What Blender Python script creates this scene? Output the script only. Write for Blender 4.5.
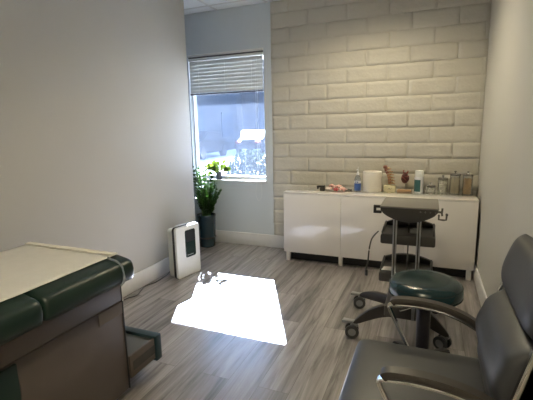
import bpy, bmesh, math, random
from mathutils import Vector, Matrix, Euler, noise
for o in list(bpy.data.objects):
    bpy.data.objects.remove(o)
S = bpy.context.scene
COL = S.collection
PI = math.pi

# ------------------------------------------------------------ camera
YAW, PITCH, ROLL = -.3929, .179, -.0208
cam_d = bpy.data.cameras.new('camera')
cam = bpy.data.objects.new('camera', cam_d)
COL.objects.link(cam)
fw = Vector((math.sin(YAW)*math.cos(PITCH), math.cos(YAW)*math.cos(PITCH), -math.sin(PITCH)))
rt = Vector((math.cos(YAW), -math.sin(YAW), 0))
up = rt.cross(fw)
r2 = rt*math.cos(ROLL) + up*math.sin(ROLL)
u2 = -rt*math.sin(ROLL) + up*math.cos(ROLL)
mw = Matrix((r2, u2, -fw)).transposed().to_4x4()
mw.translation = (-.4378, -4.211, 1.3881)
cam.matrix_world = mw
cam_d.sensor_width = 36
cam_d.lens = 36*394.86/533
cam_d.clip_start = .02
S.camera = cam

# ------------------------------------------------------------ sky, sun, room light, exposure
SUN_DIR = Vector((.585, -1.24, -1.0))
world = bpy.data.worlds.new('world')
S.world = world
world.use_nodes = True
bg = world.node_tree.nodes['Background']
bg.inputs[0].default_value = (.46, .64, .93, 1)
bg.inputs[1].default_value = 3.0
sd = bpy.data.lights.new('sun', 'SUN')
sd.energy = 56
sd.angle = .0093
sd.color = (1, .97, .95)
sun = bpy.data.objects.new('sun', sd)
sun.rotation_euler = SUN_DIR.to_track_quat('-Z', 'Y').to_euler()
sun.location = (-4, 6, 6)
COL.objects.link(sun)
LAMP_COL = (1, .87, .60)
LIGHTS = [(-1.00, -1.02, 34, 'round recessed warm ceiling light near the block wall'),
          (-.75, -4.4, 54, 'unseen warm fill lamp added in the ceiling at the rear of the room')]  # rear lamp is unseen, added to lift the fill on chair and cabinet
S.view_settings.view_transform = 'Standard'
S.view_settings.look = 'None'
S.view_settings.gamma = 1
S.view_settings.use_curve_mapping = False
S.view_settings.exposure = 1.80
S.cycles.use_denoising = True
S.cycles.max_bounces = 12
S.cycles.diffuse_bounces = 6
S.cycles.transparent_max_bounces = 16
S.cycles.sample_clamp_indirect = 6
S.cycles.caustics_reflective = False
S.cycles.caustics_refractive = False

# ------------------------------------------------------------ materials
def mat(name, col, rough=.5, metal=0., bump=None, coat=0., spec=.5, var=None, sub=None):
    """bump=(scale,strength,distance)  var=(scale,amount) slight noise variation of the colour"""
    m = bpy.data.materials.new(name)
    m.use_nodes = True
    nt = m.node_tree
    b = nt.nodes['Principled BSDF']
    b.inputs['Base Color'].default_value = (*col, 1)
    b.inputs['Roughness'].default_value = rough
    b.inputs['Metallic'].default_value = metal
    b.inputs['Specular IOR Level'].default_value = spec
    b.inputs['Coat Weight'].default_value = coat
    b.inputs['Coat Roughness'].default_value = .04
    tc = nt.nodes.new('ShaderNodeTexCoord')
    v = var or (18, .06)
    n = nt.nodes.new('ShaderNodeTexNoise')
    n.inputs['Scale'].default_value = v[0]
    n.inputs['Detail'].default_value = 4
    nt.links.new(tc.outputs['Object'], n.inputs['Vector'])
    mr = nt.nodes.new('ShaderNodeMapRange')
    mr.inputs['To Min'].default_value = 1-v[1]
    mr.inputs['To Max'].default_value = 1+v[1]
    nt.links.new(n.outputs['Fac'], mr.inputs['Value'])
    vm = nt.nodes.new('ShaderNodeVectorMath')
    vm.operation = 'SCALE'
    vm.inputs[0].default_value = col
    nt.links.new(mr.outputs[0], vm.inputs['Scale'])
    nt.links.new(vm.outputs[0], b.inputs['Base Color'])
    if bump:
        n2 = nt.nodes.new('ShaderNodeTexNoise')
        n2.inputs['Scale'].default_value = bump[0]
        n2.inputs['Detail'].default_value = 5
        nt.links.new(tc.outputs['Object'], n2.inputs['Vector'])
        bp = nt.nodes.new('ShaderNodeBump')
        bp.inputs['Strength'].default_value = bump[1]
        bp.inputs['Distance'].default_value = bump[2]
        nt.links.new(n2.outputs['Fac'], bp.inputs['Height'])
        nt.links.new(bp.outputs[0], b.inputs['Normal'])
    return m

def glass(name, tint=(.96, .98, .98), dust=0., dustcol=(.7, .8, 1), refl=.08):
    m = bpy.data.materials.new(name)
    m.use_nodes = True
    nt = m.node_tree
    nt.nodes.remove(nt.nodes['Principled BSDF'])
    out = nt.nodes['Material Output']
    tr = nt.nodes.new('ShaderNodeBsdfTransparent')
    tr.inputs[0].default_value = (*tint, 1)
    gl = nt.nodes.new('ShaderNodeBsdfGlossy')
    gl.inputs['Roughness'].default_value = .03
    lw = nt.nodes.new('ShaderNodeLayerWeight')
    lw.inputs[0].default_value = .25
    ma = nt.nodes.new('ShaderNodeMath')
    ma.operation = 'MULTIPLY_ADD'
    ma.inputs[1].default_value = .5
    ma.inputs[2].default_value = refl*.5
    nt.links.new(lw.outputs['Fresnel'], ma.inputs[0])
    mx = nt.nodes.new('ShaderNodeMixShader')
    nt.links.new(ma.outputs[0], mx.inputs[0])
    nt.links.new(tr.outputs[0], mx.inputs[1])
    nt.links.new(gl.outputs[0], mx.inputs[2])
    last = mx
    if dust:
        tl = nt.nodes.new('ShaderNodeBsdfTranslucent')
        tl.inputs[0].default_value = (*dustcol, 1)
        tc = nt.nodes.new('ShaderNodeTexCoord')
        n = nt.nodes.new('ShaderNodeTexNoise')
        n.inputs['Scale'].default_value = 5
        n.inputs['Detail'].default_value = 6
        nt.links.new(tc.outputs['Object'], n.inputs['Vector'])
        mr = nt.nodes.new('ShaderNodeMapRange')
        mr.inputs['To Min'].default_value = dust*.7
        mr.inputs['To Max'].default_value = dust*1.3
        nt.links.new(n.outputs['Fac'], mr.inputs['Value'])
        m2 = nt.nodes.new('ShaderNodeMixShader')
        nt.links.new(mr.outputs[0], m2.inputs[0])
        nt.links.new(last.outputs[0], m2.inputs[1])
        nt.links.new(tl.outputs[0], m2.inputs[2])
        last = m2
    nt.links.new(last.outputs[0], out.inputs['Surface'])
    return m

def leafmat(name, col, tcol, tw=.4, rough=.35):
    m = mat(name, col, rough, var=(9, .25))
    nt = m.node_tree
    b = nt.nodes['Principled BSDF']
    tl = nt.nodes.new('ShaderNodeBsdfTranslucent')
    tl.inputs[0].default_value = (*tcol, 1)
    mx = nt.nodes.new('ShaderNodeMixShader')
    mx.inputs[0].default_value = tw
    nt.links.new(b.outputs[0], mx.inputs[1])
    nt.links.new(tl.outputs[0], mx.inputs[2])
    nt.links.new(mx.outputs[0], nt.nodes['Material Output'].inputs['Surface'])
    return m

def floor_mat():
    m = bpy.data.materials.new('vinyl_plank')
    m.use_nodes = True
    nt = m.node_tree
    L = nt.links.new
    b = nt.nodes['Principled BSDF']
    tc = nt.nodes.new('ShaderNodeTexCoord')
    sep = nt.nodes.new('ShaderNodeSeparateXYZ')
    L(tc.outputs['Object'], sep.inputs[0])
    cmb = nt.nodes.new('ShaderNodeCombineXYZ')
    L(sep.outputs['Y'], cmb.inputs['X'])
    L(sep.outputs['X'], cmb.inputs['Y'])
    br = nt.nodes.new('ShaderNodeTexBrick')
    L(cmb.outputs[0], br.inputs['Vector'])
    br.offset = .37
    br.inputs['Scale'].default_value = 1
    br.inputs['Brick Width'].default_value = 1.22
    br.inputs['Row Height'].default_value = .178
    br.inputs['Mortar Size'].default_value = .0012
    br.inputs['Mortar Smooth'].default_value = .1
    br.inputs['Color1'].default_value = (0, 0, 0, 1)
    br.inputs['Color2'].default_value = (1, 1, 1, 1)
    br.inputs['Mortar'].default_value = (.5, .5, .5, 1)
    # grain stretched along the boards, shifted per board
    off = nt.nodes.new('ShaderNodeVectorMath')
    off.operation = 'MULTIPLY_ADD'
    L(br.outputs['Color'], off.inputs[0])
    off.inputs[1].default_value = (7, 13, 5)
    L(tc.outputs['Object'], off.inputs[2])
    mp = nt.nodes.new('ShaderNodeMapping')
    mp.inputs['Scale'].default_value = (19, 1.3, 1)
    L(off.outputs[0], mp.inputs['Vector'])
    n1 = nt.nodes.new('ShaderNodeTexNoise')
    n1.inputs['Scale'].default_value = 1
    n1.inputs['Detail'].default_value = 8
    n1.inputs['Roughness'].default_value = .62
    n1.inputs['Distortion'].default_value = .6
    L(mp.outputs[0], n1.inputs['Vector'])
    mp2 = nt.nodes.new('ShaderNodeMapping')
    mp2.inputs['Scale'].default_value = (90, 5, 1)
    L(off.outputs[0], mp2.inputs['Vector'])
    n2 = nt.nodes.new('ShaderNodeTexNoise')
    n2.inputs['Scale'].default_value = 1
    n2.inputs['Detail'].default_value = 3
    L(mp2.outputs[0], n2.inputs['Vector'])
    cr = nt.nodes.new('ShaderNodeValToRGB')
    e = cr.color_ramp.elements
    e[0].position = .29
    e[0].color = (.072, .062, .060, 1)
    e[1].position = .76
    e[1].color = (.42, .385, .37, 1)
    el = cr.color_ramp.elements.new(.48)
    el.color = (.245, .222, .216, 1)
    L(n1.outputs['Fac'], cr.inputs[0])
    mr = nt.nodes.new('ShaderNodeMapRange')
    mr.inputs['To Min'].default_value = .78
    mr.inputs['To Max'].default_value = 1.2
    L(br.outputs['Color'], mr.inputs['Value'])
    mr2 = nt.nodes.new('ShaderNodeMapRange')
    mr2.inputs['To Min'].default_value = .72
    mr2.inputs['To Max'].default_value = 1.28
    L(n2.outputs['Fac'], mr2.inputs['Value'])
    mu = nt.nodes.new('ShaderNodeMath')
    mu.operation = 'MULTIPLY'
    L(mr.outputs[0], mu.inputs[0])
    L(mr2.outputs[0], mu.inputs[1])
    sc = nt.nodes.new('ShaderNodeVectorMath')
    sc.operation = 'SCALE'
    L(cr.outputs[0], sc.inputs[0])
    L(mu.outputs[0], sc.inputs['Scale'])
    mx = nt.nodes.new('ShaderNodeMix')
    mx.data_type = 'RGBA'
    L(br.outputs['Fac'], mx.inputs[0])
    L(sc.outputs[0], mx.inputs[6])
    mx.inputs[7].default_value = (.10, .085, .075, 1)
    L(mx.outputs[2], b.inputs['Base Color'])
    b.inputs['Roughness'].default_value = .36
    b.inputs['Coat Weight'].default_value = 1.0
    b.inputs['Coat Roughness'].default_value = .24
    bp = nt.nodes.new('ShaderNodeBump')
    bp.inputs['Strength'].default_value = .25
    bp.inputs['Distance'].default_value = .001
    L(n2.outputs['Fac'], bp.inputs['Height'])
    L(bp.outputs[0], b.inputs['Normal'])
    return m

M = {}
M['wall'] = mat('painted_drywall', (.56, .545, .50), .6, bump=(90, .25, .003), var=(3, .02))
M['wallgrey'] = mat('painted_drywall_grey', (.63, .68, .71), .6, bump=(90, .2, .003), var=(3, .02))
M['brick'] = mat('painted_block', (.57, .545, .475), .55, bump=(38, .65, .007), var=(6, .04))
M['ceil'] = mat('ceiling_tile', (.90, .92, .93), .8, bump=(160, .8, .006), var=(120, .10))
M['tbar'] = mat('ceiling_grid_metal', (.75, .75, .74), .4)
M['trim'] = mat('white_trim', (.78, .78, .77), .4)
M['floor'] = floor_mat()
M['winframe'] = mat('window_frame_white', (.82, .83, .84), .35)
M['pane'] = glass('window_pane', (.93, .96, 1), .006, (.62, .76, 1))
M['screen'] = glass('insect_screen', (.68, .71, .76), .0055, (.55, .70, 1), 0)
M['slat'] = mat('blind_slat', (.74, .75, .72), .45)
M['darkrail'] = mat('dark_rail', (.10, .10, .11), .5)
M['cabinet'] = mat('gloss_white_lacquer', (.78, .75, .70), .10, coat=1.0, var=(2, .01))
M['cabdark'] = mat('cabinet_underside', (.62, .60, .56), .5)
M['green'] = mat('dark_green_vinyl', (.007, .022, .016), .36, bump=(220, .15, .0006))
M['bluegreen'] = mat('stool_vinyl', (.006, .026, .031), .26, bump=(220, .1, .0005))
M['paper'] = mat('exam_paper', (.64, .62, .58), .8, bump=(26, .5, .006))
M['taupe'] = mat('taupe_laminate', (.098, .078, .068), .45)
M['taupe2'] = mat('taupe_laminate_light', (.165, .140, .122), .4)
M['tabtrim'] = mat('black_edge_trim', (.02, .022, .024), .4)
M['steel'] = mat('step_mat_grey', (.10, .105, .105), .5)
M['stepblue'] = mat('step_end_dark_teal', (.02, .045, .055), .4)
M['strap'] = glass('clear_plastic_strap', (.75, .80, .80), .22, (1, 1, 1), .5)
M['white'] = mat('white_plastic', (.80, .82, .79), .35)
M['offwhite'] = mat('offwhite_plastic', (.58, .60, .56), .4)
M['panel'] = mat('dark_gloss_panel', (.012, .032, .028), .12, coat=.5)
M['black'] = mat('black_plastic', (.012, .012, .013), .4)
M['blackmetal'] = mat('black_steel_tube', (.015, .014, .02), .3, .3)
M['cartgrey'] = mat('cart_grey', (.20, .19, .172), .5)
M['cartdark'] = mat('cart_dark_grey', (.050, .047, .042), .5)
M['cartleg'] = mat('cart_leg_dark', (.028, .025, .023), .42)
M['alu'] = mat('anodised_aluminium', (.42, .43, .44), .35, .8)
M['caster'] = mat('caster_grey', (.25, .26, .26), .45)
M['tyre'] = mat('caster_tyre', (.045, .048, .05), .5)
M['chrome'] = mat('chrome', (.80, .79, .76), .10, 1.)
M['leather'] = mat('grey_leatherette', (.043, .045, .050), .42, bump=(260, .2, .0006))
M['leather2'] = mat('grey_leatherette_edge', (.085, .075, .062), .4, bump=(260, .2, .0006))
M['armpad'] = mat('arm_pad', (.036, .031, .027), .38)
M['pot'] = mat('glazed_pot', (.015, .035, .045), .2, coat=.4)
M['soil'] = mat('soil', (.03, .02, .015), .9)
M['zz'] = leafmat('dark_leaf', (.028, .078, .016), (.04, .10, .012), .3)
M['stem'] = mat('stem_green', (.08, .17, .04), .5)
M['lime'] = leafmat('lime_leaf', (.014, .026, .0022), (.105, .155, .018), .5, .6)
M['greypot'] = mat('grey_pot', (.12, .12, .15), .5)
M['towel'] = mat('paper_roll', (.80, .76, .68), .85, bump=(60, .3, .002))
M['card'] = mat('cardboard_core', (.35, .26, .18), .8)
M['bottle'] = glass('clear_bottle', (.85, .90, .97), .12, (.8, .9, 1), .2)
M['bluelabel'] = mat('blue_label', (.07, .15, .46), .35)
M['whitelabel'] = mat('white_label', (.75, .77, .8), .4)
M['teal'] = mat('teal_label', (.035, .125, .135), .4)
M['pink'] = mat('pink_wrapper', (.78, .48, .44), .45)
M['redw'] = mat('red_wrapper', (.55, .10, .10), .45)
M['palew'] = mat('pale_wrapper', (.78, .72, .68), .5)
M['bone'] = mat('spine_bone', (.44, .25, .13), .55, var=(30, .2))
M['disc'] = mat('spine_disc', (.28, .11, .08), .45)
M['nerve'] = mat('nerve_yellow', (.70, .52, .22), .5)
M['creamblock'] = mat('cream_block', (.78, .72, .48), .6)
M['heart'] = mat('dark_red_model', (.085, .020, .018), .35, var=(40, .4))
M['heart2'] = mat('brick_red_vessel', (.26, .07, .05), .4)
M['wood'] = mat('light_wood', (.45, .29, .15), .5)
M['jar'] = glass('jar_glass', (.985, .99, .985), 0, (1, 1, 1), .04)
M['lid'] = mat('jar_lid_metal', (.34, .32, .29), .25, .7)
M['cotton'] = mat('cotton', (.92, .89, .82), .95, bump=(120, .8, .004))
M['stick'] = mat('wood_stick', (.52, .36, .19), .6, var=(60, .2))
M['swab'] = mat('swab_stick', (.80, .72, .56), .6)
M['asphalt'] = mat('concrete_ground', (.62, .60, .56), .8, var=(2, .15))
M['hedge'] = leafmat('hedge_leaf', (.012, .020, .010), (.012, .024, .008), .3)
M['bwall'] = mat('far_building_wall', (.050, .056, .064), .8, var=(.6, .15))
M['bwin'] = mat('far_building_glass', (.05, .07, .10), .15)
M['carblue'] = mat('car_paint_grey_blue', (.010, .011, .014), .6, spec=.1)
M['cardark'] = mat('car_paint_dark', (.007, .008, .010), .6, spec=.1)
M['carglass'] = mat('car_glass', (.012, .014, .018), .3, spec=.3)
M['redlamp'] = mat('red_lamp', (.18, .02, .02), .3)
M['tree'] = leafmat('tree_leaf', (.05, .10, .05), (.10, .2, .06), .25)
M['bark'] = mat('bark', (.12, .09, .07), .9)
M['eave'] = mat('eave_board', (.55, .54, .52), .7)
def lampmat():
    m = bpy.data.materials.new('led_diffuser')
    m.use_nodes = True
    b = m.node_tree.nodes['Principled BSDF']
    b.inputs['Base Color'].default_value = (.9, .88, .84, 1)
    b.inputs['Emission Color'].default_value = (*LAMP_COL, 1)
    b.inputs['Emission Strength'].default_value = .8
    return m
M['led'] = lampmat()

# ------------------------------------------------------------ mesh helpers
class MB:
    def __init__(s):
        s.bm = bmesh.new()
    def _merge(s, b2, mtx=None):
        if mtx is not None:
            bmesh.ops.transform(b2, matrix=mtx, verts=b2.verts)
        me = bpy.data.meshes.new('t')
        b2.to_mesh(me)
        b2.free()
        s.bm.from_mesh(me)
        bpy.data.meshes.remove(me)
    def box(s, x0, x1, y0, y1, z0, z1, bev=0, seg=2, mtx=None):
        b = bmesh.new()
        bmesh.ops.create_cube(b, size=1)
        bmesh.ops.scale(b, vec=(x1-x0, y1-y0, z1-z0), verts=b.verts)
        bmesh.ops.translate(b, vec=((x0+x1)/2, (y0+y1)/2, (z0+z1)/2), verts=b.verts)
        if bev:
            bmesh.ops.bevel(b, geom=b.edges[:], offset=bev, segments=seg, affect='EDGES', profile=.5)
        s._merge(b, mtx)
        return s
    def lathe(s, prof, n=28, c=(0, 0, 0), mtx=None, sx=1, sy=1):
        b = bmesh.new()
        rings = []
        for r, z in prof:
            if r < 1e-6:
                rings.append([b.verts.new((0, 0, z))])
            else:
                rings.append([b.verts.new((r*math.cos(2*PI*i/n)*sx, r*math.sin(2*PI*i/n)*sy, z)) for i in range(n)])
        for a, c2 in zip(rings[:-1], rings[1:]):
            for i in range(n):
                j = (i+1) % n
                if len(a) == 1 and len(c2) == 1:
                    continue
                if len(a) == 1:
                    b.faces.new((a[0], c2[j], c2[i]))
                elif len(c2) == 1:
                    b.faces.new((a[i], a[j], c2[0]))
                else:
                    b.faces.new((a[i], a[j], c2[j], c2[i]))
        bmesh.ops.recalc_face_normals(b, faces=b.faces)
        mm = Matrix.Translation(c)
        if mtx is not None:
            mm = mm @ mtx
        s._merge(b, mm)
        return s
    def cyl(s, r, z0, z1, c=(0, 0, 0), n=24, mtx=None, bev=0):
        if bev:
            p = [(0, z0), (r-bev, z0), (r, z0+bev), (r, z1-bev), (r-bev, z1), (0, z1)]
        else:
            p = [(0, z0), (r, z0), (r, z1), (0, z1)]
        return s.lathe(p, n, c, mtx)
    def tube(s, pts, r, n=10, smooth=0, flat=None):
        """tube through pts; r number or list; flat=(w,h) gives a rectangular bar with w sideways and h up"""
        P = [Vector(p) for p in pts]
        if smooth:
            Q = []
            for i in range(len(P)-1):
                p0 = P[max(i-1, 0)]; p1 = P[i]; p2 = P[i+1]; p3 = P[min(i+2, len(P)-1)]
                for k in range(smooth):
                    t = k/smooth
                    Q.append(.5*((2*p1)+(p2-p0)*t+(2*p0-5*p1+4*p2-p3)*t*t+(3*p1-p0-3*p2+p3)*t**3))
            Q.append(P[-1])
            P = Q
        R = r if isinstance(r, (list, tuple)) else None
        b = bmesh.new()
        rings = []
        for i, p in enumerate(P):
            t = (P[min(i+1, len(P)-1)]-P[max(i-1, 0)]).normalized()
            ref = Vector((0, 0, 1)) if abs(t.z) < .95 else Vector((0, 1, 0))
            if flat and len(flat) > 2:
                ref = Vector(flat[2])
            sd_ = t.cross(ref).normalized()
            u_ = sd_.cross(t).normalized()
            if flat:
                w, h = flat[0]/2, flat[1]/2
                k = .3
                prof = [(-w, -h*k), (-w*(1-k*.6), -h), (w*(1-k*.6), -h), (w, -h*k), (w, h*k), (w*(1-k*.6), h), (-w*(1-k*.6), h), (-w, h*k)]
                rings.append([b.verts.new(p+sd_*x+u_*y) for x, y in prof])
            else:
                if R:
                    f = i/(len(P)-1)*(len(R)-1)
                    a = int(min(f, len(R)-2)) if len(R) > 1 else 0
                    rr = R[a]+(R[min(a+1, len(R)-1)]-R[a])*(f-a)
                else:
                    rr = r
                rings.append([b.verts.new(p+sd_*rr*math.cos(2*PI*j/n)+u_*rr*math.sin(2*PI*j/n)) for j in range(n)])
        for a, c in zip(rings[:-1], rings[1:]):
            m = len(a)
            for j in range(m):
                b.faces.new((a[j], a[(j+1) % m], c[(j+1) % m], c[j]))
        b.faces.new(rings[0][::-1])
        b.faces.new(rings[-1])
        bmesh.ops.recalc_face_normals(b, faces=b.faces)
        s._merge(b)
        return s
    def prism(s, outline, axis, a0, a1, bev=0, seg=2, mtx=None):
        """closed outline of 2-D points extruded along axis ('x': pts are (y,z); 'y': (x,z); 'z': (x,y))"""
        b = bmesh.new()
        def P(u, v, w):
            return {'x': (w, u, v), 'y': (u, w, v), 'z': (u, v, w)}[axis]
        A = [b.verts.new(P(u, v, a0)) for u, v in outline]
        B = [b.verts.new(P(u, v, a1)) for u, v in outline]
        n = len(A)
        fa = b.faces.new(A); fb = b.faces.new(B[::-1])
        for i in range(n):
            b.faces.new((A[i], B[i], B[(i+1) % n], A[(i+1) % n]))
        bmesh.ops.recalc_face_normals(b, faces=b.faces)
        if bev:
            ed = list(set(fa.edges[:]+fb.edges[:]))
            bmesh.ops.bevel(b, geom=ed, offset=bev, segments=seg, affect='EDGES', profile=.5)
        s._merge(b, mtx)
        return s
    def pillow(s, cx, cy, cz, sx, sy, sz, e=.35, e2=.5, n=20, mtx=None, crown=0):
        """superellipsoid cushion"""
        b = bmesh.new()
        def f(v, p):
            return math.copysign(abs(v)**p, v)
        rings = []
        for i in range(1, n):
            ph = -PI/2+PI*i/n
            ring = []
            for j in range(2*n):
                th = 2*PI*j/(2*n)
                x = f(math.cos(ph), e2)*f(math.cos(th), e)
                y = f(math.cos(ph), e2)*f(math.sin(th), e)
                z = f(math.sin(ph), e2)
                ring.append(b.verts.new((cx+sx*x, cy+sy*y, cz+sz*z+crown*(1-x*x)*(1-y*y)*(z > 0))))
            rings.append(ring)
        for a, c in zip(rings[:-1], rings[1:]):
            for j in range(2*n):
                b.faces.new((a[j], a[(j+1) % (2*n)], c[(j+1) % (2*n)], c[j]))
        b.faces.new(rings[0][::-1])
        b.faces.new(rings[-1])
        bmesh.ops.recalc_face_normals(b, faces=b.faces)
        s._merge(b, mtx)
        return s
    def build(s, name, m, parent=None, angle=35, **tags):
        me = bpy.data.meshes.new(name)
        s.bm.to_mesh(me)
        s.bm.free()
        me.materials.append(m)
        me.shade_smooth()
        me.set_sharp_from_angle(angle=math.radians(angle))
        o = bpy.data.objects.new(name, me)
        COL.objects.link(o)
        if parent is not None:
            o.parent = parent
        for k, v in tags.items():
            o[k] = v
        return o

def thing(name, label, cat, loc=(0, 0, 0), rz=0, group=None):
    o = bpy.data.objects.new(name, None)
    o.empty_display_size = .1
    COL.objects.link(o)
    o.location = loc
    o.rotation_euler = (0, 0, rz)
    o['label'] = label
    o['category'] = cat
    if group:
        o['group'] = group
    return o
def tag(o, label, cat, group=None, kind=None):
    o['label'] = label
    o['category'] = cat
    if group:
        o['group'] = group
    if kind:
        o['kind'] = kind
    return o
def struct(name, mb, m, parent=None):
    o = mb.build(name, m, parent)
    if parent is None:
        o['kind'] = 'structure'
    return o
def rotz(a): return Matrix.Rotation(a, 4, 'Z')
def rot(ax, a): return Matrix.Rotation(a, 4, ax)
def T(*v): return Matrix.Translation(v)
def dup(root, loc=None, rz=None, label=None, group=None):
    r = root.copy(); COL.objects.link(r)
    if loc is not None: r.location = loc
    if rz is not None: r.rotation_euler = (0, 0, rz)
    if label: r['label'] = label
    if group: r['group'] = group
    for ch in list(root.children):
        c = ch.copy(); COL.objects.link(c); c.parent = r
        for g in list(ch.children):
            d = g.copy(); COL.objects.link(d); d.parent = c
    return r

# ============================================================ SETTING
H = 2.718
XP = -2.80            # face of the partition on the left
YR = -5.7
XW0, XW1, ZS, ZT = -3.162, -2.185, .786, 2.262
XB = -2.093           # where the block wall begins
struct('floor', MB().box(-4.1, .12, YR-.12, .14, -.12, 0), M['floor'])
struct('ceiling', MB().box(-4.1, .12, YR-.12, .14, H, H+.1), M['ceil'])
struct('wall_right', MB().box(0, .12, YR-.12, .14, 0, H), M['wall'])
struct('wall_left', MB().box(XP-.12, XP, YR, -.575, 0, H, bev=.004), M['wall'])
struct('wall_recess', MB().box(-4.1, -3.98, YR-.12, .14, 0, H), M['wallgrey'])
struct('wall_rear', MB().box(-4.0, 0, YR-.12, YR, 0, H), M['wall'])
w = MB()
w.box(-4.0, XW0, 0, .14, 0, H)
w.box(XW1, XB, 0, .14, 0, H)
w.box(XW0, XW1, 0, .14, 0, ZS)
w.box(XW0, XW1, 0, .14, ZT, H)
struct('wall_window', w, M['wallgrey'])

# painted block wall: every block has its own softly worn outline in the one wall mesh
def block_wall():
    rnd = random.Random(4)
    b = bmesh.new()
    CH, L = .1532, .4125
    z_top = 2.1362
    ks = range(-4, 15)
    for k in ks:
        z1 = z_top-CH*k
        z0 = z1-CH
        z1 = min(z1, H)
        z0 = max(z0, 0)
        if z1-z0 < .01: continue
        x = (-.24 if k % 2 == 0 else -.03)+L*2
        cuts = []
        while x > XB:
            if x < 0: cuts.append(x)
            x -= L
        xs = [0]+[c+rnd.uniform(-.006, .006) for c in cuts]+[XB]
        for xa, xb in zip(xs[:-1], xs[1:]):
            x1, x0 = xa, xb
            if x1-x0 < .012: continue
            g = .0055
            nx = max(3, int((x1-x0)/.03)); nz = 5
            grid = []
            base = rnd.uniform(-.0012, .0022)
            sd = rnd.uniform(0, 99)
            for i in range(nx+1):
                col = []
                for j in range(nz+1):
                    u = i/nx; v = j/nz
                    px = x0+g+(x1-x0-2*g)*u
                    pz = z0+g+(z1-z0-2*g)*v
                    edge = (i in (0, nx)) or (j in (0, nz))
                    if edge:
                        q = noise.noise(Vector((px*9, pz*9, sd)))*.0055
                        if i in (0, nx): px += q
                        if j in (0, nz): pz += q
                    d = .0024*noise.noise(Vector((px*14, pz*14, sd+7)))
                    col.append(b.verts.new((px, -.0064-base-d*1.6, pz)))
                grid.append(col)
            for i in range(nx):
                for j in range(nz):
                    b.faces.new((grid[i][j], grid[i+1][j], grid[i+1][j+1], grid[i][j+1]))
            # rim going back into the joint
            rim = [(i, 0) for i in range(nx+1)]+[(nx, j) for j in range(1, nz+1)]+[(i, nz) for i in range(nx-1, -1, -1)]+[(0, j) for j in range(nz-1, 0, -1)]
            cx, cz = (x0+x1)/2, (z0+z1)/2
            back = []
            for i, j in rim:
                v = grid[i][j].co
                ox = -.0042 if i == 0 else (.0042 if i == nx else 0)
                oz = -.0042 if j == 0 else (.0042 if j == nz else 0)
                back.append(b.verts.new((v.x+ox, -.0012, v.z+oz)))
            n = len(rim)
            for q in range(n):
                a = grid[rim[q][0]][rim[q][1]]; c = grid[rim[(q+1) % n][0]][rim[(q+1) % n][1]]
                b.faces.new((a, back[q], back[(q+1) % n], c))
    bmesh.ops.recalc_face_normals(b, faces=b.faces)
    mb = MB()
    mb._merge(b)
    mb.box(XB, 0, -.0015, .14, 0, H)
    return mb
o = struct('wall_back', block_wall(), M['brick'])
for p in o.data.polygons: p.use_smooth = True
o.data.set_sharp_from_angle(angle=math.radians(80))

# baseboards
def bb(name, x0, x1, y0, y1):
    struct(name, MB().box(x0, x1, y0, y1, 0, .15, bev=.004), M['trim'])
bb('baseboard_back', -3.98, -.0, -.022, -.0075)
bb('baseboard_left', XP, XP+.014, YR, -.575)
bb('baseboard_right', -.014, 0, YR, -.0225)
bb('baseboard_corner', XP-.12, XP+.014, -.5745, -.561)
bb('baseboard_rear', XP+.015, -.015, YR, YR+.014)

# ceiling grid
g = MB()
for x in (-3.35, -2.74, -2.13, -1.52, -.91, -.30):
    g.box(x-.012, x+.012, YR, -.0, H-.006, H)
y = -.18
while y > YR:
    g.box(-3.98, 0, y-.012, y+.012, H-.006, H)
    y -= .61
struct('trim_1', g, M['tbar'])

# window
win = MB()
d0, d1 = .055, .125
f = .018
win.box(XW0, XW0+f, d0, d1, ZS, ZT); win.box(XW1-f*.7, XW1, d0, d1, ZS, ZT)
win.box(XW0, XW1, d0, d1, ZS, ZS+.045); win.box(XW0, XW1, d0, d1, ZT-f, ZT)
wf = win.build('window_1', M['winframe'])
wf['kind'] = 'structure'
MB().box(XW0+f, XW1-f*.7, .098, .102, ZS+.045, ZT-f).build('window_pane', M['pane'], wf)
MB().box(XW0+f, XW1-f*.7, .118, .119, ZS+.045, ZT-f).build('insect_screen', M['screen'], wf)
struct('trim_2', MB().box(XW0-.0, XW1+.0, -.012, .055, ZS-.022, ZS+.002, bev=.003), M['trim'])
# eave of the roof outside, above the window
struct('trim_3', MB().box(-5.5, 1.5, .14, .88, 2.30, 2.42), M['eave'])

# ============================================================ OUTSIDE
struct('ground', MB().box(-40, 20, .141, 60, -.22, -.12), M['asphalt'])
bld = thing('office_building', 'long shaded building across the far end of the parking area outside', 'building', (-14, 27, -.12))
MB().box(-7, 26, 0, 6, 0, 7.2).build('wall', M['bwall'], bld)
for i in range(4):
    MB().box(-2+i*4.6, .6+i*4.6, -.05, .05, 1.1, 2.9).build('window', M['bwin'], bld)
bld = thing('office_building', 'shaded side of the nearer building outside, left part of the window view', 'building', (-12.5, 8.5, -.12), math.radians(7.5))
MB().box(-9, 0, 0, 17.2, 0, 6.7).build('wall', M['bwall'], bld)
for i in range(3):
    MB().box(-.05, .05, 2+i*5.2, 4.2+i*5.2, 1.0, 2.7).build('window', M['bwin'], bld)

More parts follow.
